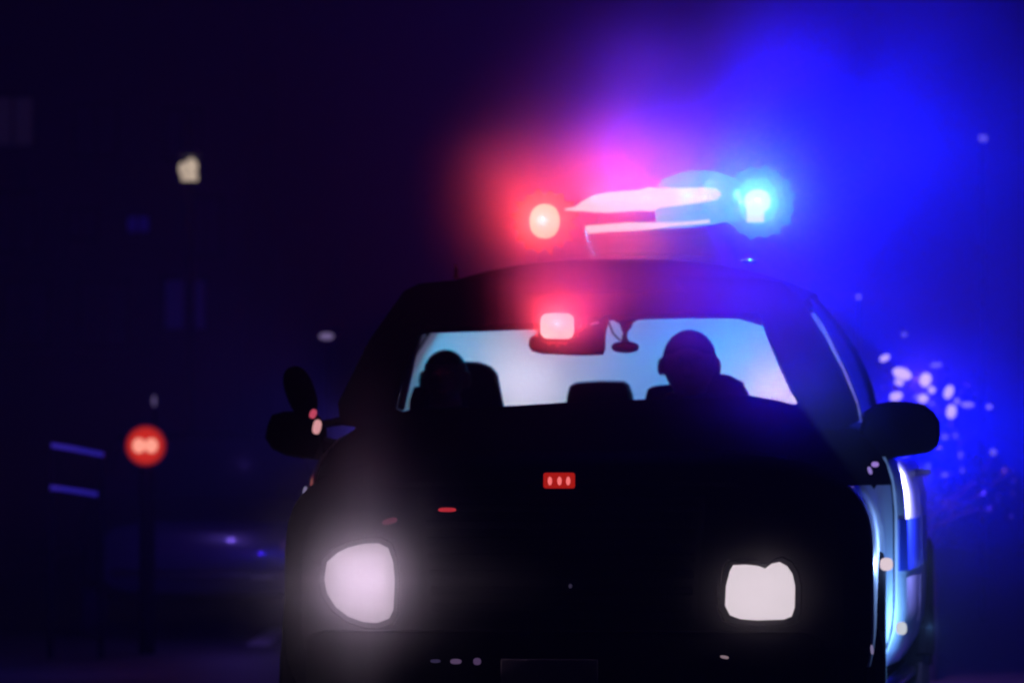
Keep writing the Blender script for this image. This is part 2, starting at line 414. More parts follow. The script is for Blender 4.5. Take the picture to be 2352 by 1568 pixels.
# three red grille lights, marker lamps, and body glints drawn as emissive spots
m = MB(); a = P(1248,1085,-.07); b = P(1319,1121,-.07); m.box((a.x,-.075,b.z),(b.x,-.03,a.z))
G = m.build('grille_light', emis('grille_red', S(165,25,15), 1), CAR, bevel=.008); G['label'] = 'small red three-diode light above the grille'
for px in (1263,1285,1305):
    c = P(px,1104,-.08); m = MB(); m.ellip(c, (sz(5,14),.006,sz(10,14)), nu=12, nv=8); m.build('diode', emis('diode', S(255,120,120)), G)
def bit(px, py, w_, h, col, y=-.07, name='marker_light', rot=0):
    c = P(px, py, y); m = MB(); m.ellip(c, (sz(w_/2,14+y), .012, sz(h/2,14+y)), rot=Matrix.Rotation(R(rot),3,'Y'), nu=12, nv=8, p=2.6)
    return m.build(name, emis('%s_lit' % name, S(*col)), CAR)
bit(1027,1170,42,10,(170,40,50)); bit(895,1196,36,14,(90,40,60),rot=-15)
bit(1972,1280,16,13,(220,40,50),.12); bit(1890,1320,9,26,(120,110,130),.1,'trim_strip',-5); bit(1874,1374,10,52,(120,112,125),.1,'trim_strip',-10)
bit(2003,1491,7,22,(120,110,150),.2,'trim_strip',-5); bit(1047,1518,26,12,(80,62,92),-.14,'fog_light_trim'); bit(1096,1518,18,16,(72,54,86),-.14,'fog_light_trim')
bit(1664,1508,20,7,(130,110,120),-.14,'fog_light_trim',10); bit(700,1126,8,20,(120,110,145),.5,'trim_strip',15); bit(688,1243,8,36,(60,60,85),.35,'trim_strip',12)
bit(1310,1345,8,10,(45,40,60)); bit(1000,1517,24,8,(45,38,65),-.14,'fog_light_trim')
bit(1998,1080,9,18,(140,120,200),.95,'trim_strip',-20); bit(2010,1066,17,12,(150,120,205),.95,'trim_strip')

# left flank (right in the picture): white doors with a blue stripe, lamps
def bw(y):
    for a, b in zip(secs, secs[1:]):
        if a[0] <= y <= b[0]:
            t = (y-a[0])/(b[0]-a[0]); return a[1]+(b[1]-a[1])*t, a[2]+(b[2]-a[2])*t, a[3]+(b[3]-a[3])*t
    return secs[-1][1:]
def flank_x(y, z):
    w_, zb, zt = bw(y); u = min(.985, abs((z-(zb+zt)/2)/((zt-zb)/2))); return w_*(1-u**4.5)**(1/4.5)
def skin_panel(name, s, y0, y1, z0, z1, m_, off, parent, ny=8, nz=12):
    m = MB()
    for j in range(nz+1):
        for i in range(ny+1):
            y = y0+(y1-y0)*i/ny; z = z0+(z1-z0)*j/nz; m.v.append((s*(flank_x(y,z)+off), y, z))
    k = len(m.v)
    m.v += [(v[0]-s*.02, v[1], v[2]) for v in m.v[:]]
    W_ = ny+1
    for j in range(nz):
        for i in range(ny):
            f = (j*W_+i, j*W_+i+1, (j+1)*W_+i+1, (j+1)*W_+i); m.f.append(f); m.f.append(tuple(k+q for q in reversed(f)))
    edge = [i for i in range(W_)] + [j*W_+ny for j in range(1,nz+1)] + [nz*W_+i for i in range(ny-1,-1,-1)] + [j*W_ for j in range(nz-1,0,-1)]
    for a, b in zip(edge, edge[1:]+edge[:1]): m.f.append((a, b, b+k, a+k))
    return m.build(name, m_, parent)
for s in (-1, 1):
    for y0, y1 in ((1.46,2.55),(2.57,3.24)):
        D = skin_panel('door', s, y0, y1, .46, 1.27, M['white'], .008, CAR)
        skin_panel('stripe', s, y0+.01, y1-.01, .80, .98, M['stripe'], .013, D, nz=4)
        h = MB(); yy = y1-.16; h.tube([(s*(flank_x(yy,1.14)+.01),yy-.09,1.14),(s*(flank_x(yy,1.14)+.045),yy-.06,1.145),(s*(flank_x(yy,1.14)+.045),yy+.05,1.145),(s*(flank_x(yy,1.14)+.01),yy+.08,1.14)], .014, 10)
        h.build('handle', M['chrome'], D)
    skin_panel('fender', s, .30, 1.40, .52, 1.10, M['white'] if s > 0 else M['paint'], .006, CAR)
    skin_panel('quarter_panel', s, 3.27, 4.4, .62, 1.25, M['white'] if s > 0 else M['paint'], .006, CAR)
    m = MB(); m.tube([(s*.92,1.42,.40),(s*.97,1.5,.39),(s*1.06,3.1,.39),(s*1.0,3.2,.40)], .035, 10); m.build('running_board', M['chrome'], CAR)
    for yw in (.86, 3.72):
        w_ = empty('wheel', (s*(.86 if yw < 2 else 1.02), yw, .40)); w_.parent = CAR
        t = MB()
        prof_ = [(-.12,.25),(-.13,.34),(-.10,.395),(0,.402),(.10,.395),(.13,.34),(.12,.25)]
        n = 40
        for (dx, r) in prof_:
            for k in range(n): a = 2*math.pi*k/n; t.v.append((s*dx, r*math.cos(a), r*math.sin(a)))
        for q in range(len(prof_)-1):
            for k in range(n): t.f.append((q*n+k, q*n+(k+1)%n, (q+1)*n+(k+1)%n, (q+1)*n+k))
        t.build('tyre', M['rubber'], w_)
        t = MB(); n = 30
        for (dx, r) in ((.10,.255),(.11,.235),(.07,.225),(.05,.09),(.075,.06),(.075,.001)):
            for k in range(n): a = 2*math.pi*k/n; t.v.append((s*dx, r*math.cos(a), r*math.sin(a)))
        for q in range(5):
            for k in range(n): t.f.append((q*n+k, q*n+(k+1)%n, (q+1)*n+(k+1)%n, (q+1)*n+k))
        t.build('rim', M['rim'], w_)
        m = MB(); m.tube([(s*(.95 if yw<2 else 1.13), yw+.45*math.cos(R(a)), .40+.45*math.sin(R(a))) for a in range(-5,186,12)], .04, 8); m.build('wheel_arch', M['trim'], CAR)

# door mirrors and spotlight
def sblob(px, py, w_, h, y, name, m_, rot=0, p=3.2, dy=.09, parent=CAR):
    c = P(px, py, y); m = MB(); m.ellip(c, (sz(w_/2,14+y), dy, sz(h/2,14+y)), rot=Matrix.Rotation(R(rot),3,'Y'), nu=32, nv=20, p=p)
    return m.build(name, m_, parent)
def mirror(pts, y, arm, name='door_mirror'):
    m = MB(); m.prism(poly(pts, y), (0,.15,0), .10); o = m.build(name, M['trim'], CAR)
    m = MB(); m.prism(poly([(sum(p[0] for p in pts)/len(pts)+(p[0]-sum(q[0] for q in pts)/len(pts))*.86, sum(p[1] for p in pts)/len(pts)+(p[1]-sum(q[1] for q in pts)/len(pts))*.86) for p in pts], y+.152), (0,.006,0)); m.build('mirror_glass', M['chrome'], o)
    m = MB(); m.tube(arm, [.04,.035,.03], 10, flat=.8); m.build('mirror_arm', M['trim'], o); return o
mirror([(1985,945),(2010,928),(2050,920),(2085,922),(2120,927),(2145,945),(2159,968),(2160,1000),(2154,1025),(2135,1038),(2090,1046),(2040,1053),(2000,1054),(1980,1035),(1974,990)], 1.45,
       [P(1950,1040,1.5), P(1985,1025,1.5), P(2020,1010,1.5)])
mirror([(612,975),(622,952),(650,944),(700,944),(722,955),(738,985),(742,1030),(725,1055),(690,1052),(655,1046),(622,1030),(606,1005)], 1.45,
       [P(770,1030,1.5), P(745,1020,1.5), P(700,1005,1.5)])
SP = sblob(690,900,66,124,1.40,'spotlight',M['trim'],rot=-20,p=2.4,dy=.08)
m = MB(); m.tube([P(700,930,1.42), P(735,975,1.42), P(790,965,1.5)], .016, 10); m.build('spotlight_arm', M['trim'], SP)
bit(719,950,16,22,(190,70,95),1.36,'turn_signal',20); bit(728,980,20,34,(215,150,155),1.36,'turn_signal',12)
# lamps on the flank
def flank_lamp(px, py, w_, h, y, col, pcol, p, off=.12):
    bit(px, py, w_, h, col, y, 'side_warning_light'); c = P(px, py, y)
    lamp('side_warning_lamp', 'POINT', (c.x+off, c.y+.05, c.z), pcol, p*5.5, CAR, .01)
flank_lamp(2036,1295,30,30,.62,(225,205,215),(.25,.45,1),2.0,.10)
flank_lamp(2070,1442,26,30,1.3,(200,205,215),(.15,.4,1),1.5,.10)
c = P(2100,1062,1.50)
lamp('puddle_lamp', 'SPOT', (c.x+.05, c.y+.1, c.z), (.26,.26,1), 150, CAR, .01, aim=(-.32,.9,-.9), angle=95)  # added lamp under the mirror to brighten the flank
m = MB(); m.ellip((c.x+.05, c.y+.1, c.z+.012), (.03,.03,.008)); m.build('puddle_lens', M['lens'], CAR)

# antenna
a = P(1048,628,2.3); m = MB(); m.tube([a+Vector((0,0,-.02)), a+Vector((.0,0,.012)), a+Vector((-.006,.02,.035))], [.012,.009,.003], 8); m.build('antenna', M['trim'], CAR)

# ---- light bar
yB = 2.45
def B(px, py, dy=0.0): return P(px, py, yB+dy)
m = MB(); e = .035
m.add([B(1222,556,-.12),B(1790,515,-.12),B(1790,515,.14),B(1222,556,.14),B(1222,564,-.12),B(1790,523,-.12),B(1790,523,.14),B(1222,564,.14)],
      [(0,1,2,3),(4,7,6,5),(0,4,5,1),(1,5,6,2),(2,6,7,3),(3,7,4,0)])
BAR = m.build('light_bar', M['lens'], CAR)
BAR['label'] = 'roof light bar with red lamp at its left end, blue lamp at its right end'
def rtube(pts, name, m_, parent=BAR, n=16, dy=0):
    m = MB(); m.tube([B(a, b, dy) for a, b, _ in pts], [sz(r, 16.45) for _,_,r in pts], n); return m.build(name, m_, parent)
core = S(238,226,230)
rtube([(1297,481,2),(1322,480,5),(1340,474,12),(1365,468,20),(1400,465,24),(1470,460,24),(1495,457,29),(1512,455,23),(1560,452,20),(1620,447,17),(1645,446,13),(1656,446,4)], 'lamp_tube', emis('bar_lamp_white', core))
rtube([(1346,528,10),(1390,524,9),(1440,521,10),(1500,519,8),(1545,515,5),(1590,512,4),(1630,508,4)], 'lamp_strip', emis('bar_lamp_strip', core))
RL = sblob(1251,508,70,80,yB,'red_end_lamp',emis('end_lamp_core', S(252,240,190)),p=2.2,dy=.03,parent=BAR)
m = MB(); c = B(1740,462); m.ellip(c, (sz(31,16.45),.03,sz(27,16.45)), nu=24, nv=14, p=2.2); c = B(1735,492); m.box((c.x-sz(20,16.45), c.y-.02, c.z-sz(18,16.45)), (c.x+sz(20,16.45), c.y+.02, c.z+sz(16,16.45)))
m.build('blue_end_lamp', emis('end_lamp_core_blue', S(235,215,225)), BAR, bevel=0)
for px in (1380, 1640):
    m = MB(); a = B(px, 520); m.box((a.x-.03, yB-.05, 1.90), (a.x+.03, yB+.05, a.z-.03)); m.build('mount_foot', M['lens'], BAR, bevel=.006)
rtube([(1345,530,1.5),(1352,560,1.5),(1366,585,1.8),(1480,583,2.6),(1640,588,1.6)], 'mount_rail', M['chrome'], n=8, dy=-.16)
rtube([(1235,597,1.2),(1300,590,1.2),(1345,586,1.2)], 'mount_rail', M['chrome'], n=8, dy=-.16)
m = MB(); m.ellip(P(1720,600,2.2), (.03,.02,.008)); m.build('roof_clip', M['chrome'], BAR)

# cyan and teal glow round the blue lamp, put into emissive lens plates
cy_pts = [(1508,428),(1522,410),(1560,397),(1600,390),(1640,392),(1680,405),(1710,425),(1745,445),(1750,475),(1715,500),(1690,507),(1660,507),(1640,513),(1580,520),(1520,524),(1508,516),(1503,480)]
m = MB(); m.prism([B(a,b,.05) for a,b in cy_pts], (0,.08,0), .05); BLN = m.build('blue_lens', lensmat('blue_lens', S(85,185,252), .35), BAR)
m = MB(); m.prism([B(a,b,.03) for a,b in [(1700,430),(1715,412),(1760,409),(1780,430),(1790,470),(1776,503),(1740,518),(1706,503),(1696,470)]], (0,.02,0), .1); m.build('reflector', lensmat('teal_reflector', S(75,190,170), .3), BAR)
m = MB(); m.prism([B(a,b,.03) for a,b in [(1508,493),(1560,488),(1640,480),(1690,474),(1655,503),(1600,511),(1508,515)]], (0,.02,0), .1); m.build('reflector', lensmat('teal_reflector_strip', S(70,180,180), .35), BAR)
rnd = random.Random(3)
def glow_rims(nm, at_, cx_, cy_, rr_, colr, wts, parent, n=30, amp=.30, scs=(.82,1.0,1.22,1.5), sq=1.0):
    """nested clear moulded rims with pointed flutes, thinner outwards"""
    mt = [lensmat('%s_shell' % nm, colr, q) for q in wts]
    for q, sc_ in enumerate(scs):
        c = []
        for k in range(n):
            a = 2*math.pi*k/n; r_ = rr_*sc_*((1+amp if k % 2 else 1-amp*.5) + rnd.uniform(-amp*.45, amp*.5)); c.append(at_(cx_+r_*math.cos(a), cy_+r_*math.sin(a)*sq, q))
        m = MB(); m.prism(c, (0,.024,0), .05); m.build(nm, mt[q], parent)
glow_rims('red_lens', lambda a,b,q: B(a,b,.06-.025*q), 1250, 508, 60, S(250,80,40), (.60,.72), BAR, amp=.16, n=32, scs=(1.12,.90))  # glow round the lamps put into emissive part-clear rims
glow_rims('blue_lens_rim', lambda a,b,q: B(a,b,.06-.025*q), 1742, 464, 72, S(60,160,250), (.62,.55), BAR, amp=.08, n=32, scs=(1.12,.85))
glow_rims('warning_lens_rim', lambda a,b,q: P(a,b,1.545+.01*q), 1279, 748, 48, S(250,70,60), (.6,), WL, amp=.10, n=36, scs=(1.1,), sq=.85)
# light the lamps give, plus added fills for the haze
BL = (.001,.005,1.0); RD = (1.0,.045,.06); CYN = (.03,.55,1.0)
p = B(1560,440); lamp('blue_rear_light', 'SPOT', (p.x,p.y+.16,p.z), (.04,.006,1), 400, CAR, aim=(-.25,.8,.75), angle=172)  # added lamp tinting the haze behind the roof blue
p = P(2118,985,4.72); lamp('rear_corner_light', 'POINT', p, BL, 430, CAR)  # unseen lamp added behind the mirror to fill the low haze
m = MB(); m.ellip((p.x-.03,p.y-.03,p.z), (.03,.02,.05)); m.build('rear_side_marker', M['lens'], CAR)
p = B(1610,438); lamp('blue_end_light', 'SPOT', (p.x,p.y+.12,p.z), BL, 4600, CAR, .01, aim=(1,-.05,.04), angle=178, blend=.9)
p = B(1740,465); lamp('blue_end_glow', 'SPOT', (p.x,p.y-.06,p.z), BL, 260, CAR, .01, aim=(.8,-.8,.1), angle=170); lamp('cyan_end_glow', 'POINT', (p.x,p.y-.10,p.z), CYN, 5, CAR)
p = B(1620,455); lamp('blue_inner_glow', 'SPOT', (p.x,p.y-.06,p.z), BL, 210, CAR, .01, aim=(.35,-.75,.45), angle=176); lamp('cyan_inner_glow', 'POINT', (p.x-.06,p.y-.10,p.z), CYN, 2.5, CAR); lamp('blue_front_light', 'SPOT', (p.x+.12,p.y-.25,p.z), BL, 700, CAR, aim=(.62,-1,-.30), angle=110)
p = B(1250,508); lamp('red_end_glow', 'POINT', (p.x,p.y-.06,p.z), RD, 34, CAR, .01)
for px_ in (1370,1410,1450,1490): p = B(px_,458); lamp('pink_glow', 'POINT', (p.x,p.y-.07,p.z), (1,.06,.16), 5.0, CAR, .01)
p = P(1279,748,1.44); lamp('red_windscreen_glow', 'SPOT', p, RD, 55, CAR, aim=(.1,-.8,.7), angle=170)
for i_ in range(4):
    for k_ in range(4):
        lamp('headlight_beam_glow', 'POINT', P(780+32*i_, 1285+36*k_, -.09), (1,.75,1.0), .34, CAR)
        if k_ < 3: lamp('headlight_beam_glow', 'POINT', P(1695+33*i_, 1322+38*k_, -.09), (1,.8,.9), .10, CAR)

# ------------------------------------------------------------------ people in the car
def blob_person(name, label, px, py, hw, hh, yaw=0.0, hat=False):
    root = empty(name, (0,0,0)); root.parent = None
    hd = P(px, py, 2.16); Mx = CAR.matrix_basis
    root.matrix_basis = CAR.matrix_basis @ Matrix.Translation((hd.x, hd.y, 0))
    tag(root, label, 'person', 'people in the police car')
    z = hd.z
    b = MB()
    b.ellip((0,0,z), (hw*.93, .095, hh), nu=24, nv=16); b.ellip((0,-.02,z-hh*.45), (hw*.72,.075,hh*.55))
    b.ellip((0,-.105,z-.01), (.014,.02,.022)); b.ellip((0,-.09,z-.055), (.025,.014,.01))
    for s in (-1,1):
        b.ellip((s*hw*1.03,.0,z-.005), (.015,.024,.034)); b.ellip((s*.034,-.088,z+.018), (.014,.012,.008))
    b.tube([(0,.02,z-.07),(0,.04,z-.2)], [.058,.068], 14)
    zs = z-.20
    b.tube([(0,.05,zs+.05),(0,.06,zs-.15),(0,.03,zs-.45),(0,-.02,zs-.58)], [.10,.15,.14,.16], 16)
    b.ellip((0,.05,zs-.05), (.20,.10,.10))
    for s in (-1,1):
        el = Vector((s*.27,-.10,zs-.30)); wr = Vector((s*.15,-.36,zs-.16)) if yaw == 0 else Vector((s*.14,-.30,zs-.40))
        b.tube([(s*.19,.05,zs-.03), el], [.058,.045], 12); b.ellip(el, (.045,.045,.045)); b.tube([el, wr], [.042,.028], 12)
        b.ellip(wr+Vector((0,-.04,.01)), (.022,.045,.038))
        for k in range(4):
            q = wr+Vector((0,-.075,.03-.02*k)); b.tube([q, q+Vector((-s*.03,-.025,0)), q+Vector((-s*.045,.0,-.004))], [.009,.0085,.007], 8)
        q = wr+Vector((-s*.01,-.03,.035)); b.tube([q, q+Vector((-s*.03,-.02,.015))], [.011,.008], 8)
        hip = Vector((s*.09,-.02,zs-.56)); kn = Vector((s*.15,-.45,zs-.50)); ft = Vector((s*.15,-.62,zs-.92))
        b.tube([hip, kn], [.085,.06], 12); b.ellip(kn, (.06,.06,.06)); b.tube([kn, ft], [.055,.04], 12); b.ellip(ft+Vector((0,-.07,-.02)), (.045,.12,.035))
    o = b.build('body', M['skin'], root)
    md = o.modifiers.new('Remesh', 'REMESH'); md.mode = 'VOXEL'; md.voxel_size = .007
    md = o.modifiers.new('Smooth', 'SMOOTH'); md.iterations = 4
    j = MB()
    j.tube([(0,.05,zs+.10),(0,.05,zs),(0,.06,zs-.15),(0,.03,zs-.45),(0,-.02,zs-.60)], [.085,.13,.17,.16,.18], 20)
    j.ellip((0,.05,zs-.04), (.225,.12,.11))
    for s in (-1,1):
        el = Vector((s*.27,-.10,zs-.30)); wr = Vector((s*.15,-.36,zs-.16)) if yaw == 0 else Vector((s*.14,-.30,zs-.40))
        j.tube([(s*.19,.05,zs-.02), el], [.072,.058], 12); j.ellip(el, (.058,.058,.058)); j.tube([el, wr], [.056,.038], 12)
    o = j.build('jacket', M['cloth'], root)
    md = o.modifiers.new('Remesh', 'REMESH'); md.mode = 'VOXEL'; md.voxel_size = .012
    md = o.modifiers.new('Smooth', 'SMOOTH'); md.iterations = 4
    h = MB(); h.ellip((0,.018,z+.02), (hw*1.0,.105,hh*.98), nu=28, nv=18)
    h.f = [f for f in h.f if not all(h.v[i][1] < -.02 and h.v[i][2] < z+.05 for i in f)]
    h.build('hair', M['hair'], root)
    return root
blob_person('person', 'driver in dark uniform behind the windscreen, to the right of the rear view mirror', 1583, 838, sz(62,16.2), sz(70,16.2))
blob_person('person', 'passenger in dark clothes with head beside the left headrest of the car', 1022, 868, sz(50,16.2), sz(54,16.2), yaw=1)

# small camera hanging from the header on a stalk with a round suction foot
yD = 1.66
DC = empty('dashboard_camera', (0,0,0)); DC.matrix_basis = CAR.matrix_basis @ Matrix.Translation(P(1436,720,yD)); DC['label'] = 'small black camera on a stalk hanging from the windscreen header beside the mirror'; DC['category'] = 'camera'
o_ = P(1436,720,yD)
def D_(px, py, dy=0): return P(px, py, yD+dy) - o_
m = MB(); m.prism([D_(*q) for q in [(1408,700),(1464,700),(1462,735),(1452,740),(1448,752),(1436,758),(1426,752),(1422,742),(1412,738)]], (0,.05,0), .04); m.build('housing', M['trim'], DC)
m = MB(); m.tube([D_(1436,750,.02),D_(1436,765,.02),D_(1434,775,.02),D_(1437,790,.02)], [.018,.008,.010,.018], 12); m.build('stalk', M['trim'], DC)
m = MB(); m.ellip(D_(1436,797,.02), (sz(32,15.7),.04,sz(13,15.7)), nu=28, nv=14, p=2.3); m.build('suction_foot', M['trim'], DC)
m = MB(); m.ellip(D_(1435,724,-.004), (sz(5,15.7),.006,sz(6,15.7)), nu=12, nv=8); m.build('status_light', emis('status_light', S(225,130,200)), DC)
m = MB(); m.tube([D_(1396,705,.03),D_(1398,740,.03),D_(1408,765,.03),D_(1425,782,.03)], .0035, 6); m.build('cable', M['trim'], DC)

# ------------------------------------------------------------------ street behind, left
def street_lamp(px, py, Y):
    c = W(px, py, Y); o = empty('street_lamp', (c.x, Y, 0)); tag(o, 'street lamp with one pale glowing bulb high on the left', 'street lamp')
    m = MB(); m.tube([(-.02,0.25,0),(-.02,.25,.4),(-.02,.25,c.z+.5)], [.09,.06,.045], 12); m.tube([(-.02,.25,c.z+.5),(-.02,.14,c.z+.56),(0,0,c.z+.42),(0,0,c.z+.16)], [.04,.035,.03,.03], 10); m.build('pole', M['trim'], o)
    m = MB(); m.tube([(0,0,c.z+.18),(0,0,c.z+.12)], [.06,.12], 16); m.build('shade', M['metal'], o)
    m = MB(); m.ellip((.01,-.01,c.z+.02), (sz(15,Y),sz(15,Y),sz(19,Y))); m.ellip((-sz(19,Y),0,c.z), (sz(7,Y),.03,sz(15,Y))); m.box((-sz(20,Y),-.02,c.z-sz(27,Y)),(sz(17,Y),.02,c.z-sz(12,Y)))
    m.build('bulb', emis('street_bulb', S(188,168,148), 1.15), o)
    lamp('street_light', 'POINT', (c.x, Y-.35, c.z-.1), (1,.85,.6), 1.0)
street_lamp(437, 388, 42)
# red signal with two lamps
Y = 27.6; c = W(335, 1023, Y)
o = empty('signal_post', (c.x, Y, 0)); tag(o, 'roadside signal with two round red lamps glowing side by side', 'signal')
m = MB(); m.tube([(0,.1,0),(0,.1,c.z)], .05, 12); m.build('post', M['trim'], o)
m = MB(); m.box((-.10,0,c.z-.08),(.10,.12,c.z+.08)); m.build('housing', M['trim'], o, bevel=.02)
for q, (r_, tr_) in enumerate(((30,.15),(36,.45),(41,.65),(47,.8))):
    m = MB(); m.tube([(0,-.024+.004*q,c.z),(0,-.022+.004*q,c.z)], sz(r_,Y), 32); m.build('red_lens', lensmat('signal_shell', S(205,42,20), tr_), o)  # halo round the signal put into fading emissive discs
for s in (-1, 1):
    m = MB(); m.ellip((s*sz(14,Y),-.05,c.z), (sz(15,Y),.02,sz(17,Y))); m.build('red_lamp', emis('signal_red', S(240,150,130), 1.3), o)
lamp('signal_light', 'POINT', (c.x, Y-.22, c.z), (1,.05,.02), .5, None, .01)
# dark building
Y = 60
o = empty('building', (W(150,1080,Y).x, Y, 0)); tag(o, 'dark building front with rows of unlit windows on the far left', 'building')
x0 = W(-500,1080,Y).x - o.location.x; x1 = W(560,1080,Y).x - o.location.x
m = MB(); m.box((x0,0,0),(x1,8,9)); m.build('wall', M['wall'], o)
m = MB(); m.box((x0-.15,-.2,9.0),(x1+.15,8.2,9.25)); m.build('roof', M['concrete'], o, bevel=.02)
lit = {(315,515):(14,8,90),(420,700):(10,6,60),(30,280):(26,18,44)}
wins = [(30,280,90,110,(22,16,40)),(220,300,90,110,None),(420,310,70,110,None),(30,510,90,130,None),(190,515,60,60,None),(318,515,46,34,(14,8,95)),(470,520,70,130,None),(60,720,100,140,None),(240,720,100,140,None),(425,700,90,110,(10,6,60))]
for (px, py, w_, h, col) in wins:
    c = W(px, py, Y) - o.location; a, b = sz(w_/2,Y), sz(h/2,Y)
    fr = MB(); t = .06
    for lo, hi in (((-a-t,-b-t),(a+t,-b)),((-a-t,b),(a+t,b+t)),((-a-t,-b),(-a,b)),((a,-b),(a+t,b)),((-.02,-b),(.02,b))): fr.box((c.x+lo[0],-.05,c.z+lo[1]),(c.x+hi[0],-.003,c.z+hi[1]))
    f = fr.build('window', M['trim'], o)
    m = MB(); m.box((c.x-a,-.02,c.z-b),(c.x+a,-.004,c.z+b)); m.build('pane', emis('dim_window', S(*col), .5) if col else M['winglass'], f)
# guard rail
Y = 27
o = empty('guard_rail', (W(178,1080,Y).x, Y, 0)); tag(o, 'low metal railing of two pale rails at the left edge of the street', 'railing')
for (a, b) in (((118,1022),(238,1044)),((115,1119),(224,1135))):
    pa, pb = W(*a, Y)-o.location, W(*b, Y)-o.location; m = MB(); m.tube([pa, pa*.6+pb*.4+Vector((0,0,.003)), pb], .017, 8); m.build('rail', mat('rail_paint', (.6,.6,.7), .5), o)
for px in (116, 232):
    pa = W(px, 1020 if px < 200 else 1040, Y)-o.location; m = MB(); m.tube([(pa.x,.03,0),(pa.x,.03,pa.z)], .02, 8); m.build('post', M['trim'], o)
lamp('rail_street_glow', 'POINT', (o.location.x+.1, Y-.9, 1.25), (.35,.3,1), .25, None, .01)  # added lamp so that the rails show

# parked dark car, left
Y = 30
o = empty('parked_car', (W(500,1080,Y).x, Y, 0), R(6)); tag(o, 'dark parked saloon car half hidden behind the left side of the police car', 'car')
m = MB(); ss = [(0,.62,.40,.72),(.05,.78,.32,.80),(.3,.87,.28,.86),(1.1,.90,.26,.94),(1.4,.90,.26,.97),(3.4,.90,.26,.98),(4.2,.88,.28,.97),(4.5,.80,.34,.90)]
rr = [prof(*s) for s in ss]; m.v = [v for r in rr for v in r]
for k in range(len(rr)-1):
    for i in range(N): m.f.append((k*N+i, k*N+(i+1)%N, (k+1)*N+(i+1)%N, (k+1)*N+i))
m.f += [tuple(reversed(range(N))), tuple(range((len(rr)-1)*N, len(rr)*N))]
m.build('body', mat('dark_blue_paint', (.03,.03,.06), .3, coat=.5), o)
m = MB(); q = [[(-.80,1.3,.93),(.80,1.3,.93),(.80,3.9,.95),(-.80,3.9,.95)],[(-.62,2.0,1.38),(.62,2.0,1.38),(.62,3.2,1.38),(-.62,3.2,1.38)]]
m.add(q[0]+q[1], [(0,1,5,4),(1,2,6,5),(2,3,7,6),(3,0,4,7)]); m.build('window', M['winglass'], o)
m = MB(); m.prism([Vector((-.64,1.98,1.375)),Vector((.64,1.98,1.375)),Vector((.56,1.98,1.43)),Vector((-.56,1.98,1.43))],(0,1.25,0)); m.build('roof', M['paint'], o, bevel=.015)
for s in (-1,1):
    m = MB(); m.prism([Vector((s*.42,-.01,.60)),Vector((s*.74,.06,.62)),Vector((s*.74,.06,.70)),Vector((s*.42,-.01,.68))],(0,.06,0),.05); m.build('headlight', M['chrome'], o)
    for yw in (.85,3.6):
        m = MB(); m.tube([(s*.74,yw,.32),(s*.90,yw,.32)], .32, 28); m.build('wheel', M['rubber'], o)
m = MB(); m.tube([(-.70,.02,.46),(-.3,-.03,.45),(.3,-.03,.45),(.70,.02,.46)], .03, 8); m.build('bumper_trim', M['chrome'], o)
lamp('left_street_glow', 'SPOT', W(830,1000,24), (.10,.07,1), 260, None, .02, aim=(-1,.35,.22), angle=125)  # unseen lamp added behind the police car to tint the left haze

lamp('parked_car_glow', 'POINT', W(560,1065,28.9), (.22,.12,1), 7)  # added lamp so the parked car catches some light

# ------------------------------------------------------------------ right: roadside tree with sparkling glints made as emissive bulbs
Y = 24
c = W(2130, 1000, Y)
T = empty('small_tree', (c.x, Y+.15, 0)); tag(T, 'small roadside tree with thin branches behind the right door mirror', 'tree')
m = MB(); m.tube([(0,0,0),(.02,0,.5),(-.02,0,1.0),(0,0,1.5)], [.06,.05,.035,.015], 10); TR = m.build('trunk', M['bark'], T)
m = MB(); lv = MB()
for k in range(26):
    z0 = .55+.9*random.random(); a = random.random()*6.28; L = .25+.30*random.random()
    e_ = Vector((math.cos(a)*L, math.sin(a)*L*.6, z0+.1+.22*random.random())); m.tube([(0,0,z0), Vector((e_.x*.5,e_.y*.5,z0+.1)), e_], [.012,.008,.004], 5)
    for q in range(26):
        p_ = Vector((e_.x*random.random()*1.1, e_.y*random.random()*1.1, z0+.05+.25*random.random())) + Vector([random.uniform(-.07,.07) for _ in range(3)])
        n = Vector([random.uniform(-1,1) for _ in range(3)]).normalized(); u = n.orthogonal().normalized()*.022; v = n.cross(u).normalized()*.010
        lv.add([p_-u, p_+v, p_+u, p_-v], [(0,1,2,3)])
m.build('branch', M['bark'], T)
cr = lv.build('crown', M['leaf'], T, smooth=False)
pts = [(2032,822,24,14,200),(2072,858,44,26,210),(2065,878,22,14,200),(2126,872,26,32,210),(2140,895,16,16,190),(1990,885,20,26,205),(2002,906,12,18,180),(2058,910,30,20,200),
       (2120,915,24,20,200),(2179,900,20,32,205),(2185,945,22,32,200),(2198,921,12,16,130),(2222,929,30,12,120),(2272,934,14,10,120),(2150,838,28,11,100),(2170,1003,14,12,90),
       (2281,1038,15,15,100),(2206,1044,12,18,80),(2170,1090,14,10,90),(2210,1080,10,12,70),(2106,912,14,8,120),(2195,1000,10,14,70),(2077,768,14,14,60),(2140,927,12,8,110)]
glb = {}
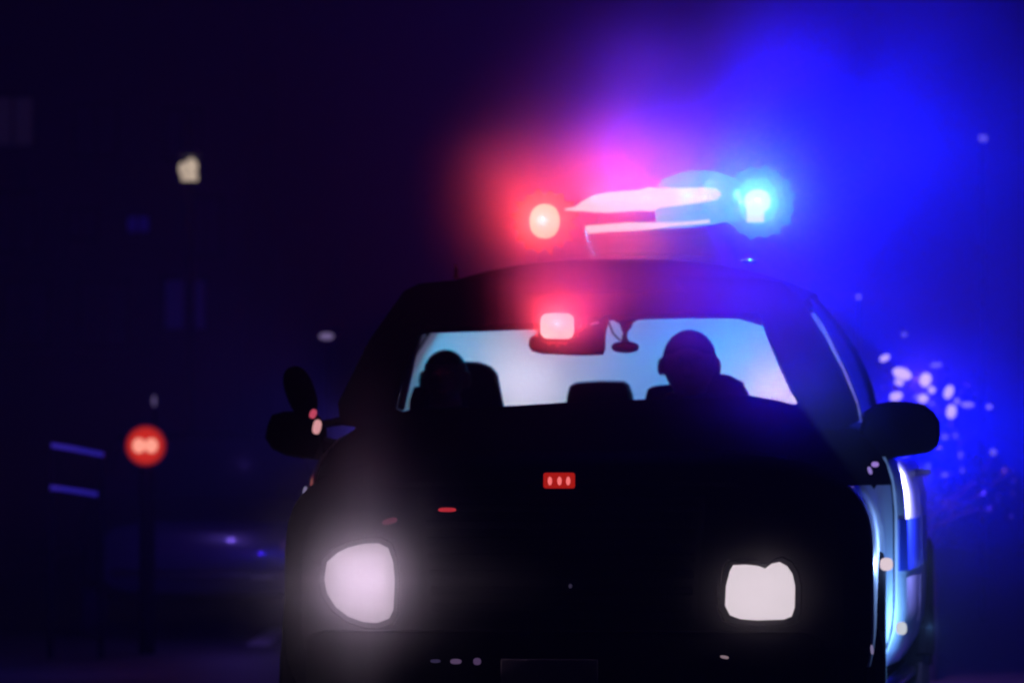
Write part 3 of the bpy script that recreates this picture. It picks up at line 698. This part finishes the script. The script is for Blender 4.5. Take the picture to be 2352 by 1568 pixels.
def glint_lamp(px, py, w_, h, v, Y, label, grp, pole=False):  # emissive spot standing for a glint, with added cap and pole
    c = W(px, py, Y); key = (v//30)
    if key not in glb: glb[key] = emis('small_lamp_glow', S(min(255,int(v*1.0)), int(v*.86), min(255,int(v*1.05)+20)), 1.25)
    o = empty('small_lamp', c); o.rotation_euler = (0, R(random.uniform(-30,30)), 0); tag(o, label, 'lamp', grp)
    m = MB(); m.ellip((0,0,0), (sz(w_/2,Y), sz(min(w_,h)/2,Y), sz(h/2,Y)), nu=12, nv=8); m.build('bulb', glb[key], o)
    m = MB(); m.tube([(0,.0,sz(h/2,Y)*.9),(0,.0,sz(h/2,Y)+.008),(0,.02,sz(h/2,Y)+.03)], [.008,.008,.002], 6); m.build('cap', M['trim'], o)
    if pole:
        m = MB(); m.tube([(0,.05,sz(h/2,Y)),(0,.06,0),(0,.06,-c.z)], [.006,.014,.02], 6); m.build('pole', M['trim'], o)  # added pole under the glint
        o.rotation_euler = (0,0,0)
    return o
pos = ['topmost lamp of the cluster in the small tree, right of the car pillar','widest white lamp of the cluster, upper middle of the small tree','small lamp just under the widest lamp in the tree','large tall lamp at right of the widest one in the tree',
 'small lamp under the large tall lamp in the tree','oval lamp close to the car pillar above the right door mirror','narrow lamp squeezed between car pillar and right door mirror','wide lamp resting just above the left top of the right mirror',
 'round lamp just above the middle top of the right door mirror','tall bright lamp at the upper right of the right mirror','tall bright lamp right beside the corner of the right mirror','dim little lamp between the two tall bright lamps right of mirror',
 'wide dim lamp to the right of the tall pair in the tree','dim little lamp, rightmost in the row level with the mirror top','slanted faint lamp at the upper right of the cluster','faint lamp touching the right end of the mirror',
 'faint round lamp farthest right and below the mirror top','faint upright lamp right below the mirror end','faint lamp at the bottom of the cluster, lowest left one','faintest lamp low in the tree, lowest right one',
 'small dim lamp hidden between two lamps over the mirror','faint small upright lamp just right of the mirror end','very faint lamp high above the cluster in the tree','small dim lamp at the upper right corner of the mirror']
for k, (px, py, w_, h, v) in enumerate(pts):
    glint_lamp(px, py, w_, h, v, Y-.35-.2*random.random(), pos[k], 'small lamps hung in the roadside tree')
glint_lamp(1972, 682, 12, 13, 95, 26, 'lone small lamp on a thin pole right of the car roof', None, True)
glint_lamp(2258, 318, 20, 14, 100, 34, 'lone violet lamp high in the blue haze at the upper right', None, True)
glint_lamp(750, 772, 34, 16, 90, 30, 'faint violet lamp left of the car pillar above the spotlight', None, True)
glint_lamp(354, 920, 9, 26, 85, 36, 'thin slanted violet lamp above the red signal', None, True)
lamp('tree_lamp_glow', 'SPOT', W(2115,885,Y+1.4), (.07,.03,1), 620, aim=(.1,-1,.42), angle=135)  # added lamp behind the tree filling the right haze with blue
lamp('tree_lamp_front_glow', 'POINT', W(2105,870,Y-.6), (.6,.18,.9), 55)  # added lamp giving the glints a violet halo

# ------------------------------------------------------------------ haze box
m = MB(); m.box((-70,-2,-1),(70,130,24)); hz = m.build('haze', None, smooth=False) if False else None
me = bpy.data.meshes.new('haze'); me.from_pydata(m.v, [], m.f); me.update()
hz = bpy.data.objects.new('haze', me); COL.objects.link(hz); hz['kind'] = 'stuff'
hm = bpy.data.materials.new('haze_air'); hm.use_nodes = True; t = hm.node_tree
t.nodes.remove(t.nodes['Principled BSDF']); pv = t.nodes.new('ShaderNodeVolumePrincipled')
pv.inputs['Color'].default_value = (.95,.95,1,1); pv.inputs['Density'].default_value = SIGMA; pv.inputs['Anisotropy'].default_value = 0.0
t.links.new(pv.outputs[0], t.nodes['Material Output'].inputs['Volume']); me.materials.append(hm)

# smoke round the lamps, its puffs placed and shaped to give their halos
LO, HI = Vector((-1.9,12.9,.3)), Vector((4.2,19.5,4.2))
me = bpy.data.meshes.new('smoke'); m = MB(); m.box(LO, HI); me.from_pydata(m.v, [], m.f); me.update()
sm = bpy.data.objects.new('smoke', me); COL.objects.link(sm); sm['kind'] = 'stuff'
hm = bpy.data.materials.new('drifting_smoke'); hm.use_nodes = True; t = hm.node_tree
t.nodes.remove(t.nodes['Principled BSDF']); pv = t.nodes.new('ShaderNodeVolumePrincipled')
pv.inputs['Color'].default_value = (.95,.95,1,1); pv.inputs['Density'].default_value = 1.0
t.links.new(pv.outputs[0], t.nodes['Material Output'].inputs['Volume']); me.materials.append(hm)
g = bpy.data.node_groups.new('smoke_field', 'GeometryNodeTree')
g.interface.new_socket('Geometry', in_out='INPUT', socket_type='NodeSocketGeometry')
g.interface.new_socket('Geometry', in_out='OUTPUT', socket_type='NodeSocketGeometry')
t = g
def MN(op, a, b=None, c=None):
    n = t.nodes.new('ShaderNodeMath'); n.operation = op
    for i, v in enumerate((a, b, c)):
        if v is None: continue
        if hasattr(v, 'node'): t.links.new(v, n.inputs[i])
        else: n.inputs[i].default_value = v
    return n.outputs[0]
ps = t.nodes.new('GeometryNodeInputPosition')
nz = t.nodes.new('ShaderNodeTexNoise'); nz.inputs['Scale'].default_value = 1.9; nz.inputs['Detail'].default_value = 2.5; nz.inputs['Distortion'].default_value = .5
t.links.new(ps.outputs[0], nz.inputs['Vector'])
tot = None
PUFFS = [(W(1285,450,16.2),(.25,.4,.25),.50),(W(1400,400,16.2),(.16,.3,.16),.40),(W(1740,450,16.2),(.20,.3,.18),.40),(W(2000,380,16.8),(.75,1.0,.62),.072),(W(1590,410,16.2),(.20,.3,.16),.40),(W(1540,220,16.6),(.42,.5,.42),.08),(W(1440,250,16.3),(.13,.3,.26),.09),(W(1180,380,16.3),(.16,.3,.12),.14),(W(1440,560,16.15),(.20,.16,.07),.8),(W(1250,508,16.2),(.09,.12,.09),1.6),(W(1279,745,15.3),(.075,.10,.075),3.0),(W(1745,464,16.2),(.08,.12,.08),1.0),(W(828,1338,13.75),(.13,.12,.14),1.0),
         (W(820,1330,13.75),(.22,.3,.26),.42),(W(835,1340,13.7),(.09,.3,.46),.28),(W(822,1335,13.7),(.34,.3,.07),.22),(W(1745,1370,13.8),(.15,.2,.12),.3),(W(1285,670,15.0),(.13,.2,.17),3.2),(W(1640,690,15.1),(.34,.35,.20),.7),(W(2150,950,17.5),(.45,.9,.35),.08),
         (W(1770,880,15.0),(.22,.35,.24),.55),(W(2220,1130,17.5),(.40,.9,.35),.07)]
for c, r, dns in PUFFS:
    v = t.nodes.new('ShaderNodeVectorMath'); v.operation = 'SUBTRACT'; t.links.new(ps.outputs[0], v.inputs[0]); v.inputs[1].default_value = c
    d = t.nodes.new('ShaderNodeVectorMath'); d.operation = 'DIVIDE'; t.links.new(v.outputs[0], d.inputs[0]); d.inputs[1].default_value = r
    q = t.nodes.new('ShaderNodeVectorMath'); q.operation = 'DOT_PRODUCT'; t.links.new(d.outputs[0], q.inputs[0]); t.links.new(d.outputs[0], q.inputs[1])
    e = MN('MULTIPLY', MN('EXPONENT', MN('MULTIPLY', q.outputs['Value'], -1.0)), dns)
    tot = e if tot is None else MN('ADD', tot, e)
dn = MN('MULTIPLY', MN('MAXIMUM', MN('SUBTRACT', tot, 0.003), 0.0), MN('MAXIMUM', MN('MULTIPLY_ADD', nz.outputs['Fac'], 4.0, -1.0), 0.0))
vc = t.nodes.new('GeometryNodeVolumeCube'); vc.inputs['Min'].default_value = LO; vc.inputs['Max'].default_value = HI
for k, a in zip('XYZ', range(3)): vc.inputs['Resolution '+k].default_value = int((HI[a]-LO[a])/.055)
t.links.new(dn, vc.inputs['Density'])
st_ = t.nodes.new('GeometryNodeSetMaterial'); st_.inputs['Material'].default_value = hm; t.links.new(vc.outputs[0], st_.inputs[0])
go = t.nodes.new('NodeGroupOutput'); t.links.new(st_.outputs[0], go.inputs[0])
md = sm.modifiers.new('Smoke', 'NODES'); md.node_group = g
